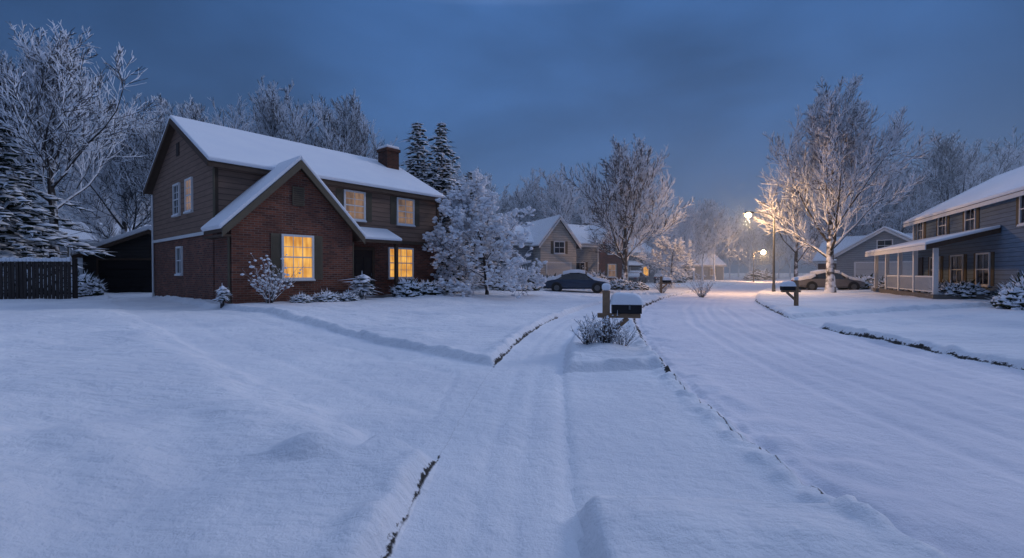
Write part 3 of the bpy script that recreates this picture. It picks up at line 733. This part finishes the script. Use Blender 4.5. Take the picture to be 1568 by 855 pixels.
put(SB,'twiggy_shrub',1.72,8.35,0,1.0,.92); put(SB,'twiggy_shrub',1.45,8.55,2,.85); put(SB,'twiggy_shrub',2.05,8.45,4,.7)
put(SA,'twiggy_shrub',12.0,28.8,1,.9); put(SA,'twiggy_shrub',10.4,31.5,1,.8)

# ---------------- mist (falling snow haze down the street)
m=bpy.data.materials.new('mist'); m.use_nodes=True; nt=m.node_tree; nt.nodes.clear()
o_=N(nt,'ShaderNodeOutputMaterial'); v_=N(nt,'ShaderNodeVolumeScatter'); v_.inputs['Color'].default_value=(.66,.84,1,1); v_.inputs['Density'].default_value=.0058; v_.inputs['Anisotropy'].default_value=.3
nt.links.new(v_.outputs[0],o_.inputs['Volume'])
b=B(); b.box(-140,150,27,190,-2,26,m); b.obj('mist')

# ---------------- world
wd=bpy.data.worlds.new("World"); scene.world=wd; wd.use_nodes=True; nt=wd.node_tree
bg=nt.nodes['Background']
tc=N(nt,'ShaderNodeTexCoord'); s=N(nt,'ShaderNodeSeparateXYZ'); nt.links.new(tc.outputs['Generated'],s.inputs[0])
cr=N(nt,'ShaderNodeValToRGB'); nt.links.new(s.outputs[2],cr.inputs[0]); E=cr.color_ramp.elements
E[0].position=0; E[0].color=(.042,.090,.205,1); E[1].position=1; E[1].color=(.38,.51,.85,1)
for p_,c_ in((.12,(.030,.073,.182)),(.30,(.025,.070,.185)),(.50,(.027,.074,.195)),(.74,(.33,.45,.77))):
    e_=E.new(p_); e_.color=(*c_,1)
n=N(nt,'ShaderNodeTexNoise'); n.inputs['Scale'].default_value=2.2; n.inputs['Detail'].default_value=6; n.inputs['Roughness'].default_value=.5; n.inputs['Distortion'].default_value=.35
mp=N(nt,'ShaderNodeMapping'); mp.inputs['Scale'].default_value=(1,1,2.0); mp.inputs['Location'].default_value=(.95,.3,.1); nt.links.new(tc.outputs['Generated'],mp.inputs[0]); nt.links.new(mp.outputs[0],n.inputs['Vector'])
mr=N(nt,'ShaderNodeMapRange'); mr.inputs[1].default_value=.3; mr.inputs[2].default_value=.7; mr.inputs[3].default_value=.66; mr.inputs[4].default_value=1.36; nt.links.new(n.outputs['Fac'],mr.inputs[0])
# thinner, brighter part of the cloud deck
dp=N(nt,'ShaderNodeVectorMath',operation='DOT_PRODUCT'); nt.links.new(tc.outputs['Generated'],dp.inputs[0]); dp.inputs[1].default_value=(.14,.88,.45)
br=N(nt,'ShaderNodeMapRange'); br.interpolation_type='SMOOTHSTEP'; br.inputs[1].default_value=.62; br.inputs[2].default_value=1.0; br.inputs[3].default_value=.82; br.inputs[4].default_value=1.60; nt.links.new(dp.outputs['Value'],br.inputs[0])
mm=math_(nt,'MULTIPLY',mr.outputs[0],br.outputs[0])
vm=N(nt,'ShaderNodeVectorMath',operation='SCALE'); nt.links.new(cr.outputs[0],vm.inputs[0]); nt.links.new(mm,vm.inputs['Scale'])
sk=N(nt,'ShaderNodeTexSky'); sk.sky_type='NISHITA'; sk.sun_disc=False; sk.sun_elevation=math.radians(2); sk.sun_rotation=math.radians(200)
v2=N(nt,'ShaderNodeVectorMath',operation='SCALE'); nt.links.new(sk.outputs[0],v2.inputs[0]); v2.inputs['Scale'].default_value=.003
va=N(nt,'ShaderNodeVectorMath',operation='ADD'); nt.links.new(vm.outputs[0],va.inputs[0]); nt.links.new(v2.outputs[0],va.inputs[1])
nt.links.new(va.outputs[0],bg.inputs['Color']); bg.inputs['Strength'].default_value=1.06
# soft directional glow of the overcast, low, from ahead-right
sd=bpy.data.lights.new('sun','SUN'); sd.energy=.76; sd.angle=math.radians(14); sd.color=(.86,.86,1)
so=bpy.data.objects.new('sun',sd); scene.collection.objects.link(so)
d=Vector((-.82,-.40,-.46)).normalized(); so.rotation_euler=d.to_track_quat('-Z','Y').to_euler()
